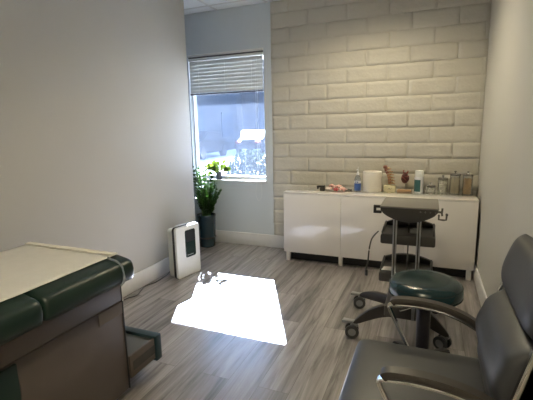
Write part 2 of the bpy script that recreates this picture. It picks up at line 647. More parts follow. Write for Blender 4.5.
def car(name, label, loc, rz, paint):
    c = thing(name, label, 'car', loc, rz)
    o = MB()
    prof = [(-2.2, .32), (-2.25, .62), (-2.1, .86), (-1.45, .95), (-.85, 1.40), (.75, 1.44), (1.45, 1.0), (2.1, .88), (2.25, .6), (2.2, .32)]
    o.prism(prof, 'y', -.88, .88, bev=.10, seg=3).build('body', paint, c)
    g_ = MB()
    g_.prism([(-1.34, .98), (-.82, 1.34), (.70, 1.38), (1.30, 1.02)], 'y', -.892, .892)
    g_.build('side_window', M['carglass'], c)
    MB().prism([(-1.47, .95), (-.86, 1.405), (-.84, 1.39), (-1.40, .93)], 'y', -.7, .7).build('windshield', M['carglass'], c)
    for sx in (-1.4, 1.4):
        for sy in (-.80, .80):
            MB().cyl(.33, -.11, .11, (sx, sy, .33), 24, rot('X', PI/2)).build('wheel', M['black'], c)
    for sy in (-.6, .6):
        MB().box(2.16, 2.28, sy-.18, sy+.18, .66, .80, bev=.02).build('tail_lamp', M['redlamp'], c)
    return c
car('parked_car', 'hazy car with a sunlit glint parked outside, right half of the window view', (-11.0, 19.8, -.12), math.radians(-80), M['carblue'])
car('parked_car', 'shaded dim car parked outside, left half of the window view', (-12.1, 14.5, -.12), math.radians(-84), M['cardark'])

def leafblob(n, dims, seed, size, flat=1.0):
    rnd = random.Random(seed)
    b = bmesh.new()
    for _ in range(n):
        while True:
            p = Vector((rnd.uniform(-1, 1), rnd.uniform(-1, 1), rnd.uniform(-1, 1)))
            if .45 < p.length < 1+.12*noise.noise(p*3): break
        c = Vector((p.x*dims[0], p.y*dims[1], p.z*dims[2]))
        s = size*rnd.uniform(.6, 1.3)
        m = Euler((rnd.uniform(0, 6), rnd.uniform(0, 6), rnd.uniform(0, 6))).to_matrix()
        vs = [b.verts.new(c+m@Vector(q)*s) for q in ((-.5, 0, 0), (0, -.28, .06), (.5, 0, 0), (0, .28, .06))]
        b.faces.new(vs)
    mb = MB(); mb._merge(b)
    return mb
for i, (x, y_, z, dims, lab) in enumerate([
        (-3.05, 1.55, .50, (.50, .35, .56), 'sunlit green shrub just outside the window, at its right edge'),
        (-4.35, 1.95, .22, (.42, .35, .34), 'sunlit green shrub outside, left of the other shrub')]):
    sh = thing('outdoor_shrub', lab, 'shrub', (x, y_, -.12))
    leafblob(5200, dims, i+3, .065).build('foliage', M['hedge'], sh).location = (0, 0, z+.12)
    MB().tube([(0, 0, 0), (.02, 0, .25), (0, .03, z+.12)], [.03, .015]).build('stem', M['bark'], sh)
# ============================================================ BLIND
bl = thing('venetian_blind', 'white horizontal blind half raised over the top of the window', 'blind', (XW0, .02, 1.8))
bw = XW1-XW0-.012
MB().box(.000, bw+.006, -.024, .030, .436, .4615, bev=.003).build('valance', M['trim'], bl)
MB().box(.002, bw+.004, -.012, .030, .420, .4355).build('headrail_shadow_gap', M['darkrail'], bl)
MB().box(.006, bw, -.022, .026, .392, .4195, bev=.003).build('headrail', M['slat'], bl)
for i in range(9):
    z = .368-i*.0405
    q = MB().prism([(-.0235, -.0012), (0, .0024), (.0235, -.0012), (.0235, 0), (0, .0036), (-.0235, 0)], 'x', .008, bw-.004,
                   mtx=T(0, 0, z) @ rot('X', math.radians(72)))
    q.build('slat', M['slat'], bl)
MB().box(.008, bw-.004, -.014, .014, .0, .016, bev=.003).build('bottom_rail', M['darkrail'], bl)
for x in (.14, .49, .83):
    MB().tube([(x, -.026, .40), (x, -.024, .01)], .0014, 6).build('ladder_cord', M['white'], bl)
MB().tube([(.88, -.034, .40), (.885, -.036, -.6), (.875, -.036, -.98), (.85, -.030, -1.16), (.885, -.026, -1.25), (.925, -.026, -1.16), (.915, -.034, -.98), (.905, -.036, -.6), (.90, -.034, .40)],
          .0013, 6, smooth=6).build('lift_cord', M['white'], bl)

# ============================================================ CEILING LIGHTS (out of view; the rear one is added fill)
def ceiling_light(x, y, lab, watts):
    c = thing('recessed_ceiling_light', lab, 'ceiling light', (x, y, H-.012), group='recessed ceiling lights')
    MB().lathe([(.082, 0), (.100, 0), (.102, .004), (.100, .011), (.082, .011), (.082, 0)], 40).build('trim_ring', M['tbar'], c)
    MB().cyl(.081, .004, .009, n=40).build('diffuser', M['led'], c)
    ld = bpy.data.lights.new('downlight', 'SPOT')
    ld.spot_size = math.radians(156); ld.spot_blend = .75
    ld.shadow_soft_size = .09
    ld.energy = watts; ld.color = LAMP_COL
    lo = bpy.data.objects.new('downlight', ld)
    COL.objects.link(lo)
    lo.parent = c
    lo.location = (0, 0, -.012)
for x, y, k, lab in LIGHTS:
    ceiling_light(x, y, lab, k)

# ============================================================ CABINET
CT = .74
CX0, CX1, CY0, CY1 = -1.82, -.022, -.42, -.025
cab = thing('storage_cabinet', 'long low glossy white storage cabinet against the block wall', 'cabinet', (CX0, CY0, 0))
cw = CX1-CX0
MB().box(0, cw, 0, .395, CT-.016-0, CT, bev=.0015).build('top_panel', M['cabinet'], cab)
q = MB()
q.box(0, cw, .018, .395, .10, .116)
q.box(0, .016, .018, .395, .10, CT-.016); q.box(cw-.016, cw, .018, .395, .10, CT-.016)
q.box(cw/3-.008, cw/3+.008, .018, .39, .11, CT-.016); q.box(2*cw/3-.008, 2*cw/3+.008, .018, .39, .11, CT-.016)
q.box(0, cw, .385, .395, .10, CT-.016)
q.build('body', M['cabinet'], cab)
MB().box(.02, cw-.02, .085, .100, .001, .0995).build('under_board', M['black'], cab, label='black board added as the shade under the cabinet')  # black board put in to darken the shaded gap below the doors
for i in range(3):
    MB().box(i*cw/3+.0015, (i+1)*cw/3-.0015, 0, .016, .102, CT-.019, bev=.0012).build('door', M['cabinet'], cab)
for i in range(4):
    x = [.040, cw/3, 2*cw/3, cw-.04][i]
    for yy in (.030, .262):
        MB().box(x-.021, x+.021, yy-.012, yy+.028, 0, .10, bev=.002).build('leg', M['cabinet'], cab)

# ---- things on the cabinet
c = thing('tape_dispenser', 'small black dispenser near the left end of the white cabinet top', 'dispenser', (-1.46, -.25, CT))
MB().prism([(-.012, 0), (.034, 0), (.034, .030), (.024, .045), (-.006, .045), (-.012, .03)], 'y', -.022, .022, bev=.004).build('base', M['cartdark'], c)
MB().box(-.045, .036, -.024, .024, .040, .056, bev=.004).build('lid', M['black'], c)
MB().cyl(.010, -.02, .02, (-.034, 0, .032), 14, rot('X', PI/2)).build('roller', M['black'], c)

def packet(i, x, y_, z, m, seed, lab, s=1.0):
    rnd = random.Random(seed)
    b = bmesh.new()
    nx, ny = 8, 5
    for sgn in (1, -1):
        gr = [[b.verts.new(((u/nx-.5)*.075*s, (v/ny-.5)*.05*s,
               sgn*.014*math.sin(PI*u/nx)*math.sin(PI*v/ny)+.022*noise.noise(Vector((u*.7, v*.8, seed))))) for v in range(ny+1)] for u in range(nx+1)]
        for a in range(nx):
            for c_ in range(ny):
                b.faces.new((gr[a][c_], gr[a+1][c_], gr[a+1][c_+1], gr[a][c_+1]))
    bmesh.ops.remove_doubles(b, verts=b.verts, dist=.0003)
    bmesh.ops.recalc_face_normals(b, faces=b.faces)
    mb = MB(); mb._merge(b)
    o = mb.build('wrapped_packet', m, angle=60)
    zmin = min((Euler((rnd.uniform(0, 0), 0, 0)).to_matrix() @ v.co).z for v in o.data.vertices)
    for v in o.data.vertices: v.co.z -= zmin
    o.location = (x, y_, z)
    o.rotation_euler = (0, 0, rnd.uniform(-.8, .8))
    tag(o, lab, 'packet', 'small packets heaped on the cabinet')
packet(0, -1.385, -.24, CT, M['palew'], 1, 'white crumpled packet at the left end of the heap on the cabinet', .9)
packet(1, -1.355, -.17, CT, M['palew'], 2, 'white crumpled packet at the back of the heap on the cabinet', 1.1)
packet(2, -1.305, -.26, CT, M['redw'], 3, 'red crumpled packet lying lowest in the heap on the cabinet', .8)
packet(3, -1.30, -.20, CT+.026, M['pink'], 4, 'pink crumpled packet on top of the heap on the cabinet', 1.1)
packet(4, -1.235, -.24, CT, M['pink'], 5, 'pink crumpled packet at the right front of the heap', 1.1)
packet(5, -1.36, -.205, CT+.028, M['pink'], 6, 'pink crumpled packet leaning over the white ones in the heap', .8)
packet(6, -1.265, -.16, CT, M['palew'], 7, 'pale crumpled packet at the right rear of the heap', 1.0)
o = MB().tube([(-1.25, -.11, CT+.006), (-1.165, -.15, CT+.006)], .006, 10).build('marker_pen', M['black'])
tag(o, 'short black marker pen lying behind the heap of packets', 'pen')

c = thing('spray_bottle', 'clear bottle with a blue label and thin nozzle beside the paper roll', 'bottle', (-1.098, -.20, CT))
MB().lathe([(0, 0), (.030, 0), (.033, .006), (.033, .125), (.026, .150), (.012, .165), (.011, .175), (0, .175)], 24).build('bottle_body', M['bottle'], c)
MB().lathe([(.0335, .015), (.0338, .016), (.0338, .085), (.0335, .086)], 24).build('label', M['bluelabel'], c, label='dark blue label')
MB().lathe([(.0335, .087), (.0338, .088), (.0338, .112), (.0335, .113)], 24).build('label', M['whitelabel'], c, label='white label band')
MB().box(-.017, -.008, -.0345, -.0335, .094, .106).build('label_mark', M['bluelabel'], c)
MB().box(.0, .012, -.0352, -.034, .094, .106).build('label_mark', M['bluelabel'], c)
q = MB().lathe([(0, .170), (.014, .170), (.014, .188), (.007, .195), (.004, .215), (.006, .216), (.006, .225), (0, .226)], 18)
q.tube([(0, 0, .222), (-.004, -.01, .224), (-.012, -.030, .220)], .003, 8)
q.tube([(0, 0, .225), (.003, 0, .252)], [.003, .0015], 8)
q.build('nozzle', M['whitelabel'], c)

c = thing('paper_towel_roll', 'large cream paper towel roll standing on the cabinet top', 'paper roll', (-.962, -.14, CT))
MB().lathe([(.022, 0), (.086, 0), (.092, .004), (.092, .198), (.088, .203), (.025, .203), (.022, .198), (.022, 0)], 40).build('paper_roll', M['towel'], c)
MB().lathe([(.019, .002), (.0215, .002), (.0215, .197), (.019, .197), (.019, .002)], 24).build('cardboard_core', M['card'], c)

# spine model
c = thing('spine_model', 'reddish brown lower spine model on a cream block base', 'anatomical model', (-.792, -.11, CT))
MB().box(-.055, .055, -.030, .030, 0, .062, bev=.004).build('base', M['creamblock'], c)
q = MB()
q.tube([(-.016, -.0312, .022), (-.004, -.0312, .036), (.006, -.0312, .024), (.02, -.0312, .04)], .0016, 6, smooth=5)
q.build('base_mark', M['cartgrey'], c)
sp = [(-.002, .062), (-.001, .085), (-.004, .110), (-.009, .136), (-.017, .162), (-.028, .188), (-.042, .214), (-.056, .236)]
for i, ((x, z)) in enumerate(sp[1:-1]):
    nx_ = sp[i+2]
    pv = sp[i]
    tilt = math.atan2(nx_[0]-pv[0], nx_[1]-pv[1])
    mt = T(x, 0, z) @ rot('Y', tilt)
    r = .019-.0006*i
    MB().lathe([(0, -.0085), (r, -.0085), (r*.88, 0), (r, .0085), (0, .0085)], 16, mtx=mt).build('vertebra', M['bone' if i < 4 else 'disc'], c)
    MB().lathe([(0, .009), (r*.95, .009), (r, .012), (r*.95, .015), (0, .015)], 16, mtx=mt).build('disc', M['disc'], c)
    v = MB()
    mt2 = mt
    def tp(pts): return [tuple(mt2 @ Vector(p)) for p in pts]
    v.tube(tp([(.012, 0, 0), (.028, 0, -.002), (.045, 0, -.010), (.052, 0, -.008)]), [.006, .005, .0035], 8, smooth=3)
    v.tube(tp([(.018, 0, 0), (.024, -.016, .004), (.030, -.026, .008)]), [.004, .003], 8)
    v.tube(tp([(.018, 0, 0), (.024, .016, .004), (.030, .026, .008)]), [.004, .003], 8)
    v.build('spinous_process', M['bone'], c)
    MB().tube(tp([(.016, -.01, .008), (.032, -.02, .014), (.046, -.014, .012)]), .0022, 6, smooth=3).build('nerve', M['nerve'], c)
MB().pillow(-.050, 0, .245, .022, .02, .018, .8, .8, 10).build('top_vertebra', M['disc'], c)
MB().tube([(p[0]+.012, 0, p[1]) for p in sp]+[(-.05, 0, .262)], .003, 8, smooth=3).build('flexible_rod', M['nerve'], c)

c = thing('muscle_model', 'dark red oval anatomical model on a thin stick with a wooden base', 'anatomical model', (-.652, -.09, CT))
q = MB(); q.box(-.070, .066, -.035, .035, 0, .020, bev=.003); q.build('base', M['wood'], c)
MB().box(.060, .068, -.034, .034, .001, .021, bev=.002).build('base_end', M['cartdark'], c)
MB().tube([(.003, 0, .019), (.003, 0, .10)], .0035, 10).build('stick', M['alu'], c)
b = bmesh.new()
bmesh.ops.create_icosphere(b, subdivisions=4, radius=1)
for v in b.verts:
    p = v.co.copy()
    r = 1+.14*noise.noise(p*2.2)+.06*noise.noise(p*6)
    v.co = Vector((p.x*.038*r*(1-.2*max(p.z, 0)), p.y*.034*r, .138+p.z*.055*r))
mb = MB(); mb._merge(b); mb.build('muscle_body', M['heart'], c, angle=80)
q = MB()
q.tube([(-.008, -.005, .182), (-.020, -.004, .200), (-.012, 0, .216)], [.008, .005], 10, smooth=3)
q.tube([(.008, -.005, .182), (.022, -.004, .196), (.024, 0, .210)], [.009, .006], 10, smooth=3)
q.tube([(-.030, -.022, .150), (-.012, -.036, .140), (.012, -.034, .118)], [.004, .003], 8, smooth=3)
q.tube([(.030, -.020, .165), (.014, -.034, .152), (.0, -.036, .16)], [.004, .003], 8, smooth=3)
q.build('vessels', M['heart2'], c)

c = thing('wipes_canister', 'white cylindrical wipes canister with a teal label and white cap', 'canister', (-.522, -.10, CT))
MB().lathe([(0, 0), (.040, 0), (.043, .004), (.043, .150), (.040, .156), (0, .156)], 28).build('canister_body', M['whitelabel'], c)
q = MB()
n = 20
b = bmesh.new()
A = []; B_ = []
for i in range(n+1):
    a = math.radians(150+(140)*i/n)
    A.append(b.verts.new((.0436*math.cos(a), .0436*math.sin(a), .012)))
    B_.append(b.verts.new((.0436*math.cos(a), .0436*math.sin(a), .128)))
for i in range(n):
    b.faces.new((A[i], A[i+1], B_[i+1], B_[i]))
q._merge(b); q.build('label', M['teal'], c, label='teal label wrapped part way round')
MB().lathe([(0, .156), (.040, .156), (.041, .160), (.041, .210), (.038, .215), (0, .215)], 28).build('cap', M['white'], c)

def jar(x, y_, r, h, kind, lab, lidm=None):
    c = thing('apothecary_jar', lab, 'jar', (x, y_, CT), group=None)
    MB().lathe([(0, 0), (r, 0), (r, .003), (r, h), (r-.0015, h), (r-.0015, .006), (0, .006)], 32).build('glass_body', M['jar'], c)
    l = MB().lathe([(0, h), (r+.001, h), (r+.002, h+.003), (r+.002, h+.013), (r-.004, h+.017), (.010, h+.020), (.006, h+.026), (.006, h+.029), (.011, h+.032), (.012, h+.038), (.007, h+.043), (0, h+.044)], 32)
    l.build('lid', M['lid'], c)
    rnd = random.Random(int(x*-1000))
    if kind == 'cotton':
        fill = h*.9 if h > .1 else h*.85
        f = MB()
        nlev = max(2, int(fill/.024))
        for k in range(nlev):
            for j in range(6):
                a = j*PI/3+k*.5
                f.pillow((r-.016)*math.cos(a), (r-.016)*math.sin(a), .018+k*(fill-.03)/max(1, nlev-1), .0145, .0145, .0150, 1, 1, 7)
        o = f.build('cotton_balls', M['cotton'], c); o['kind'] = 'stuff'
    else:
        top = h*.86
        k = 0
        for ring, cnt in ((r-.008, 15), (r-.018, 9), (r-.030, 4)):
            for j in range(cnt):
                a = 2*PI*j/cnt+ring*40
                tilt = .10
                x0, y0 = ring*math.cos(a), ring*math.sin(a)
                x1, y1 = ring*math.cos(a+tilt*3), ring*math.sin(a+tilt*3)
                hh = top*rnd.uniform(.92, 1.04)
                if kind == 'depressor':
                    MB().tube([(x0, y0, .008), (x1, y1, hh)], .001, 6, flat=(.014, .0018, (math.cos(a), math.sin(a), 0))).build('wooden_stick', M['stick'], c)
                else:
                    q = MB().tube([(x0, y0, .008), (x1, y1, hh)], .0028, 6)
                    q.build('swab', M['stick' if kind == 'swabbrown' else 'swab'], c)
    return c
jar(-.416, -.12, .045, .062, 'cotton', 'smallest of the glass jars, short and half filled with cotton')
jar(-.309, -.12, .044, .135, 'cotton', 'medium glass jar packed with white cotton balls')
jar(-.205, -.12, .045, .178, 'swab', 'tall glass jar of pale cotton swabs, left of the stick jar')
jar(-.098, -.12, .043, .175, 'depressor', 'tall glass jar of brown wooden tongue depressors, rightmost on the cabinet')

# ============================================================ PLANTS
def leaf(b, base, direction, upv, L, W, cup=.15, droop=.15, n=5):
    d = direction.normalized(); s = d.cross(upv).normalized(); u = s.cross(d).normalized()
    prev = None
    for i in range(n+1):
        t = i/n
        wdt = W*math.sin(PI*min(1, t**.8*.97+.02))**.8 if 0 < i < n else .0006
        c = base+d*(L*t)-u*(droop*L*t*t)
        row = [b.verts.new(c-s*wdt/2+u*cup*wdt), b.verts.new(c), b.verts.new(c+s*wdt/2+u*cup*wdt)]
        if prev:
            b.faces.new((prev[0], prev[1], row[1], row[0]))
            b.faces.new((prev[1], prev[2], row[2], row[1]))
        prev = row

zz = thing('potted_zz_plant', 'tall dark green leafy plant in a dark glossy floor pot by the window', 'potted plant', (-2.885, -.205, 0))
q = MB().lathe([(0, 0), (.088, 0), (.094, .006), (.100, .12), (.102, .122), (.112, .372), (.115, .376), (.115, .390), (.108, .392), (.104, .385), (.100, .34), (0, .34)], 36)
q.build('pot', M['pot'], zz)
MB().lathe([(.101, .105), (.107, .107), (.108, .122), (.102, .124)], 36).build('pot_band', M['black'], zz)
MB().cyl(.100, .335, .352).build('soil', M['soil'], zz)
rnd = random.Random(11)
for i in range(21):
    a = rnd.uniform(0, 2*PI)
    if i < 5: a = rnd.uniform(-1.3, .8)
    lean = rnd.uniform(.04, .17)
    if math.sin(a) > .3: lean *= .5
    hgt = rnd.uniform(.34, .60)*(1.0 if lean < .12 else .85)
    if math.cos(a) > .1 and lean > .06: hgt = rnd.uniform(.26, .40)
    b0 = Vector((.045*math.cos(a), .045*math.sin(a), .345))
    tip = b0+Vector((lean*math.cos(a), lean*math.sin(a), hgt))
    mid = (b0+tip)/2+Vector((-.2*lean*math.cos(a), -.2*lean*math.sin(a), .03))
    st = MB().tube([b0, mid, tip], [.0065, .0045, .002], 7, smooth=6).build('stem', M['stem'], zz)
    b = bmesh.new()
    nn = 11
    for k in range(2, nn+1):
        t = k/nn
        p = b0*(1-t)**2+mid*2*t*(1-t)+tip*t*t
        dirv = ((tip-mid)*t+(mid-b0)*(1-t)).normalized()
        side = dirv.cross(Vector((math.cos(a+1.57*(i % 2)), math.sin(a+1.57*(i % 2)), 0))).normalized()
        for sg in (-1, 1):
            dd = side*sg*.8+dirv*.7+Vector((rnd.uniform(-.2, .2), rnd.uniform(-.2, .2), rnd.uniform(-.1, .2)))
            leaf(b, p, dd, dirv, rnd.uniform(.055, .078)*(1.1-.35*t), .036*(1.15-.3*t), .12, .12)
    leaf(b, tip, (tip-mid), Vector((1, 0, 0)), .06, .02)
    mb = MB(); mb._merge(b)
    mb.build('leaflets', M['zz'], st, angle=60)

sp_ = thing('small_potted_plant', 'small lime green plant in a little grey pot on the window sill', 'potted plant', (-2.822, .030, ZS+.002))
MB().lathe([(0, 0), (.028, 0), (.031, .003), (.038, .078), (.040, .080), (.040, .088), (.036, .088), (.034, .076), (0, .076)], 26).build('pot', M['greypot'], sp_)
MB().cyl(.033, .070, .080).build('soil', M['soil'], sp_)
b = bmesh.new(); stm = MB()
rnd = random.Random(5)
for i in range(46):
    a = rnd.uniform(0, 2*PI)
    rr = rnd.uniform(.02, .115)
    yy = max(-.115, min(.055, rr*math.sin(a)))
    hh = rnd.uniform(.118, .225)*(1.05-.3*rr/.12)
    p0 = Vector((.01*math.cos(a), .01*math.sin(a), .078)); p1 = Vector((rr*math.cos(a), yy, .0+hh))
    pm = (p0+p1)/2+Vector((0, 0, .02))
    stm.tube([p0, pm, p1], .0012, 5, smooth=3)
    dd = Vector((math.cos(a), math.sin(a)*.3-.2, rnd.uniform(-.6, .6)))
    if p1.y > .03: dd.y = -.3
    leaf(b, p1, dd, Vector((rnd.uniform(-.6, .6), -1, rnd.uniform(.1, 1.0))), rnd.uniform(.055, .08), rnd.uniform(.045, .062), .1, .12)
mb = MB(); mb._merge(b)
stm.build('stems', M['stem'], sp_)
mb.build('leaves', M['lime'], sp_, angle=60)

# ============================================================ AIR PURIFIER
A_ = Vector((-2.570, -1.272)); B2 = Vector((-2.505, -.965))
ang = math.atan2(B2.y-A_.y, B2.x-A_.x)
pu = thing('air_purifier', 'white upright air purifier with a dark panel standing by the left wall', 'air purifier', (A_.x, A_.y, 0), ang)
# local x runs along the front from the near corner to the far one, local -y is the front
Wd, Hh = .312, .495
def rrect(x0, x1, z0, z1, r, n=5):
    pts = []
    for cx_, cz_, a0 in ((x1-r, z0+r, -90), (x1-r, z1-r, 0), (x0+r, z1-r, 90), (x0+r, z0+r, 180)):
        for i in range(n+1):
            a = math.radians(a0+90*i/n)
            pts.append((cx_+r*math.cos(a), cz_+r*math.sin(a)))
    return pts
MB().prism(rrect(.004, Wd-.004, .0, Hh, .025), 'y', 0, .034, bev=.008, seg=3).build('front_cover', M['white'], pu)
MB().prism(rrect(-.003, Wd+.003, .0, Hh+.004, .029), 'y', .028, .050, bev=.003).build('edge_band', M['black'], pu)
MB().prism(rrect(.012, Wd-.012, .0, Hh-.018, .03), 'y', .050, .135, bev=.012, seg=3).build('rear_housing', M['offwhite'], pu)
MB().prism(rrect(.112, .246, .185, .452, .018), 'y', -.003, .004, bev=.0015).build('display_panel', M['panel'], pu)
q = MB().prism(rrect(.122, .236, .335, .442, .012), 'y', -.0042, -.0028); q.build('display_window', M['tabtrim'], pu)
q = MB()
for k in range(6):
    q.box(.135+k*.013, .143+k*.013, -.0045, -.0028, .204, .2105)
q.build('panel_lettering', M['offwhite'], pu)
q = MB()
q.prism([(.085, 0), (.245, 0), (.235, .016), (.222, .020), (.108, .020), (.095, .016)], 'y', .055, .11, bev=.004, mtx=T(0, 0, Hh-.020))
q.build('carry_handle', M['white'], pu)
# cord
o = MB().tube([(-2.755, -1.10, .05), (-2.76, -1.16, .008), (-2.745, -1.25, .005), (-2.735, -1.40, .005), (-2.765, -1.50, .005), (-2.735, -1.60, .005), (-2.70, -1.70, .005), (-2.735, -1.78, .005), (-2.75, -1.95, .005), (-2.74, -2.2, .005), (-2.77, -2.5, .005), (-2.76, -2.72, .005)],
              .0042, 8, smooth=6).build('power_cord', M['black'])
tag(o, 'thin black power cord running along the left baseboard to the purifier', 'cord')

# ============================================================ EXAM TABLE
TX0, TX1, TY1, TY0 = -2.475, -1.750, -2.750, -4.62
et = thing('exam_table', 'padded dark green exam table with a taupe body along the left wall', 'exam table', (TX0, TY0, 0))
W_ = TX1-TX0; L_ = TY1-TY0
def cushion(y0, y1, zt=.79, zb=.672, r=.035):
    """softly rounded slab with bevelled long edges"""
    prof = [(.0, zb+.025), (.010, zb+.004), (.03, zb), (W_-.03, zb), (W_-.008, zb+.006), (W_, zb+.028), (W_+.002, zb+.060),
            (W_-.003, zt-.034), (W_-.012, zt-.020), (W_-.030, zt-.012), (W_-.085, zt-.001), (W_/2, zt+.002), (.060, zt-.001), (.030, zt-.008), (.012, zt-.016), (.003, zt-.030), (-.002, zb+.060)]
    m = MB()
    b = bmesh.new()
    ys = [y0, y0+.002, y0+.007, y0+.018, y0+.04]
    k = 12
    ys += [y0+.04+(y1-y0-.08)*i/k for i in range(1, k)]
    ys += [y1-.04, y1-.018, y1-.007, y1-.002, y1]
    rings = []
    cx_, cz_ = W_/2, (zt+zb)/2
    for yv in ys:
        d = min(yv-y0, y1-yv)
        ins = 0 if d >= .018 else .016*(1-math.sqrt(max(0, 1-((.018-d)/.018)**2)))
        ring = []
        for (x, z) in prof:
            dx = -math.copysign(min(ins, abs(x-cx_)), x-cx_)
            dz = -math.copysign(ins, z-cz_)*.8
            wr = .0012*noise.noise(Vector((x*8, yv*8, z*8)))
            ring.append(b.verts.new((x+dx, yv, z+dz+wr)))
        rings.append(ring)
    n_ = len(prof)
    for a, c_ in zip(rings[:-1], rings[1:]):
        for j in range(n_):
            b.faces.new((a[j], a[(j+1) % n_], c_[(j+1) % n_], c_[j]))
    b.faces.new(rings[0]); b.faces.new(rings[-1][::-1])
    bmesh.ops.recalc_face_normals(b, faces=b.faces)
    m._merge(b)
    return m
YS = -3.245-TY0
cushion(YS+.004, L_).build('foot_cushion', M['green'], et, angle=70)
cushion(.0, YS-.004).build('head_cushion', M['green'], et, angle=70)
bx0, bx1, by1 = .05, -1.848-TX0, -2.754-TY0
q = MB()
q.box(bx0, bx1, .02, by1, .545, .672, bev=.004)
q.build('upper_frame', M['taupe'], et)
q = MB()
q.box(bx0+.006, bx1-.003, .03, by1, .05, .541, bev=.003)
q.build('body', M['taupe'], et)
MB().box(bx0+.05, bx1-.05, .08, by1-.06, 0, .052).build('under_board', M['tabtrim'], et)
q = MB(); q.box(bx0, bx1+.001, by1-.001, by1+.005, .05, .672); q.build('end_panel', M['tabtrim'], et)
q = MB(); q.box(bx1-.012, bx1+.0015, by1+.002, by1+.008, .540, .672); q.build('end_strip', M['white'], et, label='short white strip on the foot-end corner')
# pale label rectangle on the side
q = MB(); yy = -2.775-TY0
q.box(bx1-.003, bx1+.0005, by1-.155, by1-.004, .478, .536); q.build('side_label', M['taupe2'], et, label='paler taupe rectangular patch')
# drawer front near the head on the side
MB().box(bx1-.010, bx1+.010, -3.98-TY0, -3.322-TY0, .10, .537, bev=.004).build('drawer_front', M['green'], et)
# paper
q = MB()
b = bmesh.new()
nx, ny = 16, 40
gr = []
for i in range(nx+1):
    col = []
    for j in range(ny+1):
        x = .028+(W_-.028-.088)*i/nx
        yv = .05+(L_-.075)*j/ny
        z = .7935+.0022*noise.noise(Vector((x*6, yv*9, 1)))
        if abs(yv-YS) < .03: z -= .001
        col.append(b.verts.new((x, yv, z)))
    gr.append(col)
for i in range(nx):
    for j in range(ny):
        b.faces.new((gr[i][j], gr[i+1][j], gr[i+1][j+1], gr[i][j+1]))
q._merge(b)
o = q.build('exam_table_paper', M['paper'], None, angle=70)
o.location = (TX0, TY0, 0)
tag(o, 'pale paper sheet spread over the dark green exam table', 'paper sheet')
sm = o.modifiers.new('thickness', 'SOLIDIFY'); sm.thickness = .0012; sm.offset = 1
# paper band at the foot end
q = MB().box(.022, W_-.085, L_-.050, L_-.014, .7955, .8015, bev=.002)
o = q.build('paper_strip', M['towel'], None)
o.location = (TX0, TY0, 0)
tag(o, 'narrow folded white paper band across the foot end of the exam table', 'paper band')
# clear strap that holds the paper
q = MB()
q.tube([(W_-.085, L_-.085, .7965), (W_-.030, L_-.085, .7845), (W_-.001, L_-.085, .762), (W_+.0065, L_-.085, .720), (W_+.002, L_-.085, .690), (W_-.020, L_-.085, .668)],
       .004, 8, flat=(.016, .0022, (0, 1, 0)))
q.build('paper_strap', M['strap'], et)
# pull-out step
step = MB()
sx0, sx1 = bx0+.08, bx1+.012
y_a, y_b = by1+.007, -2.530-TY0
step.box(sx1-.014, sx1, y_a, y_b, .105, .228, bev=.002)
step.box(sx0, sx0+.014, y_a, y_b, .105, .228, bev=.002)
step.box(sx0, sx1, y_a, y_b, .105, .118)
step.build('pull_out_step', M['taupe'], et)
MB().box(sx0+.014, sx1-.014, y_a, y_b, .208, .222, bev=.002).build('step_tread', M['steel'], et)
MB().box(sx0-.01, sx1+.012, y_b-.020, y_b+.028, .088, .240, bev=.005).build('step_front', M['stepblue'], et)
MB().box(sx1-.001, sx1+.002, y_a+.02, y_b-.002, .140, .190).build('slide_rail', M['cartdark'], et)

# ============================================================ CART
ct = thing('equipment_cart', 'grey wheeled equipment cart with curved trays standing before the white cabinet', 'cart', (-.56, -1.46, 0))
def arc_pts(x0, x1, z0, dz, n=16, pw=1.0):
    return [(x0+(x1-x0)*i/n, z0+dz*math.sin(PI*i/n)**pw) for i in range(n+1)]
# top tray: flat top, belly below
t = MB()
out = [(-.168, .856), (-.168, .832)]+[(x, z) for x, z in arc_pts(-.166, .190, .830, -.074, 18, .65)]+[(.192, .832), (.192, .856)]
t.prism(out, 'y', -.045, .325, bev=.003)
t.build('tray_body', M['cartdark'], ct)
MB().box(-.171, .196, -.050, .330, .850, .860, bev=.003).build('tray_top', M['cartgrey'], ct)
for k in range(4):
    MB().cyl(.0045, 0, .003, (.085+k*.030, -.046, .832-(.0 if k != 1 else 0)), 10, rot('X', PI/2)).build('screw', M['chrome'], ct)
# left handle loop
h = MB()
h.box(-.208, -.164, -.012, .014, .838, .856, bev=.003); h.box(-.208, -.164, -.012, .014, .800, .818, bev=.003)
h.box(-.218, -.200, -.012, .014, .800, .856, bev=.003)
h.build('side_handle', M['black'], ct)
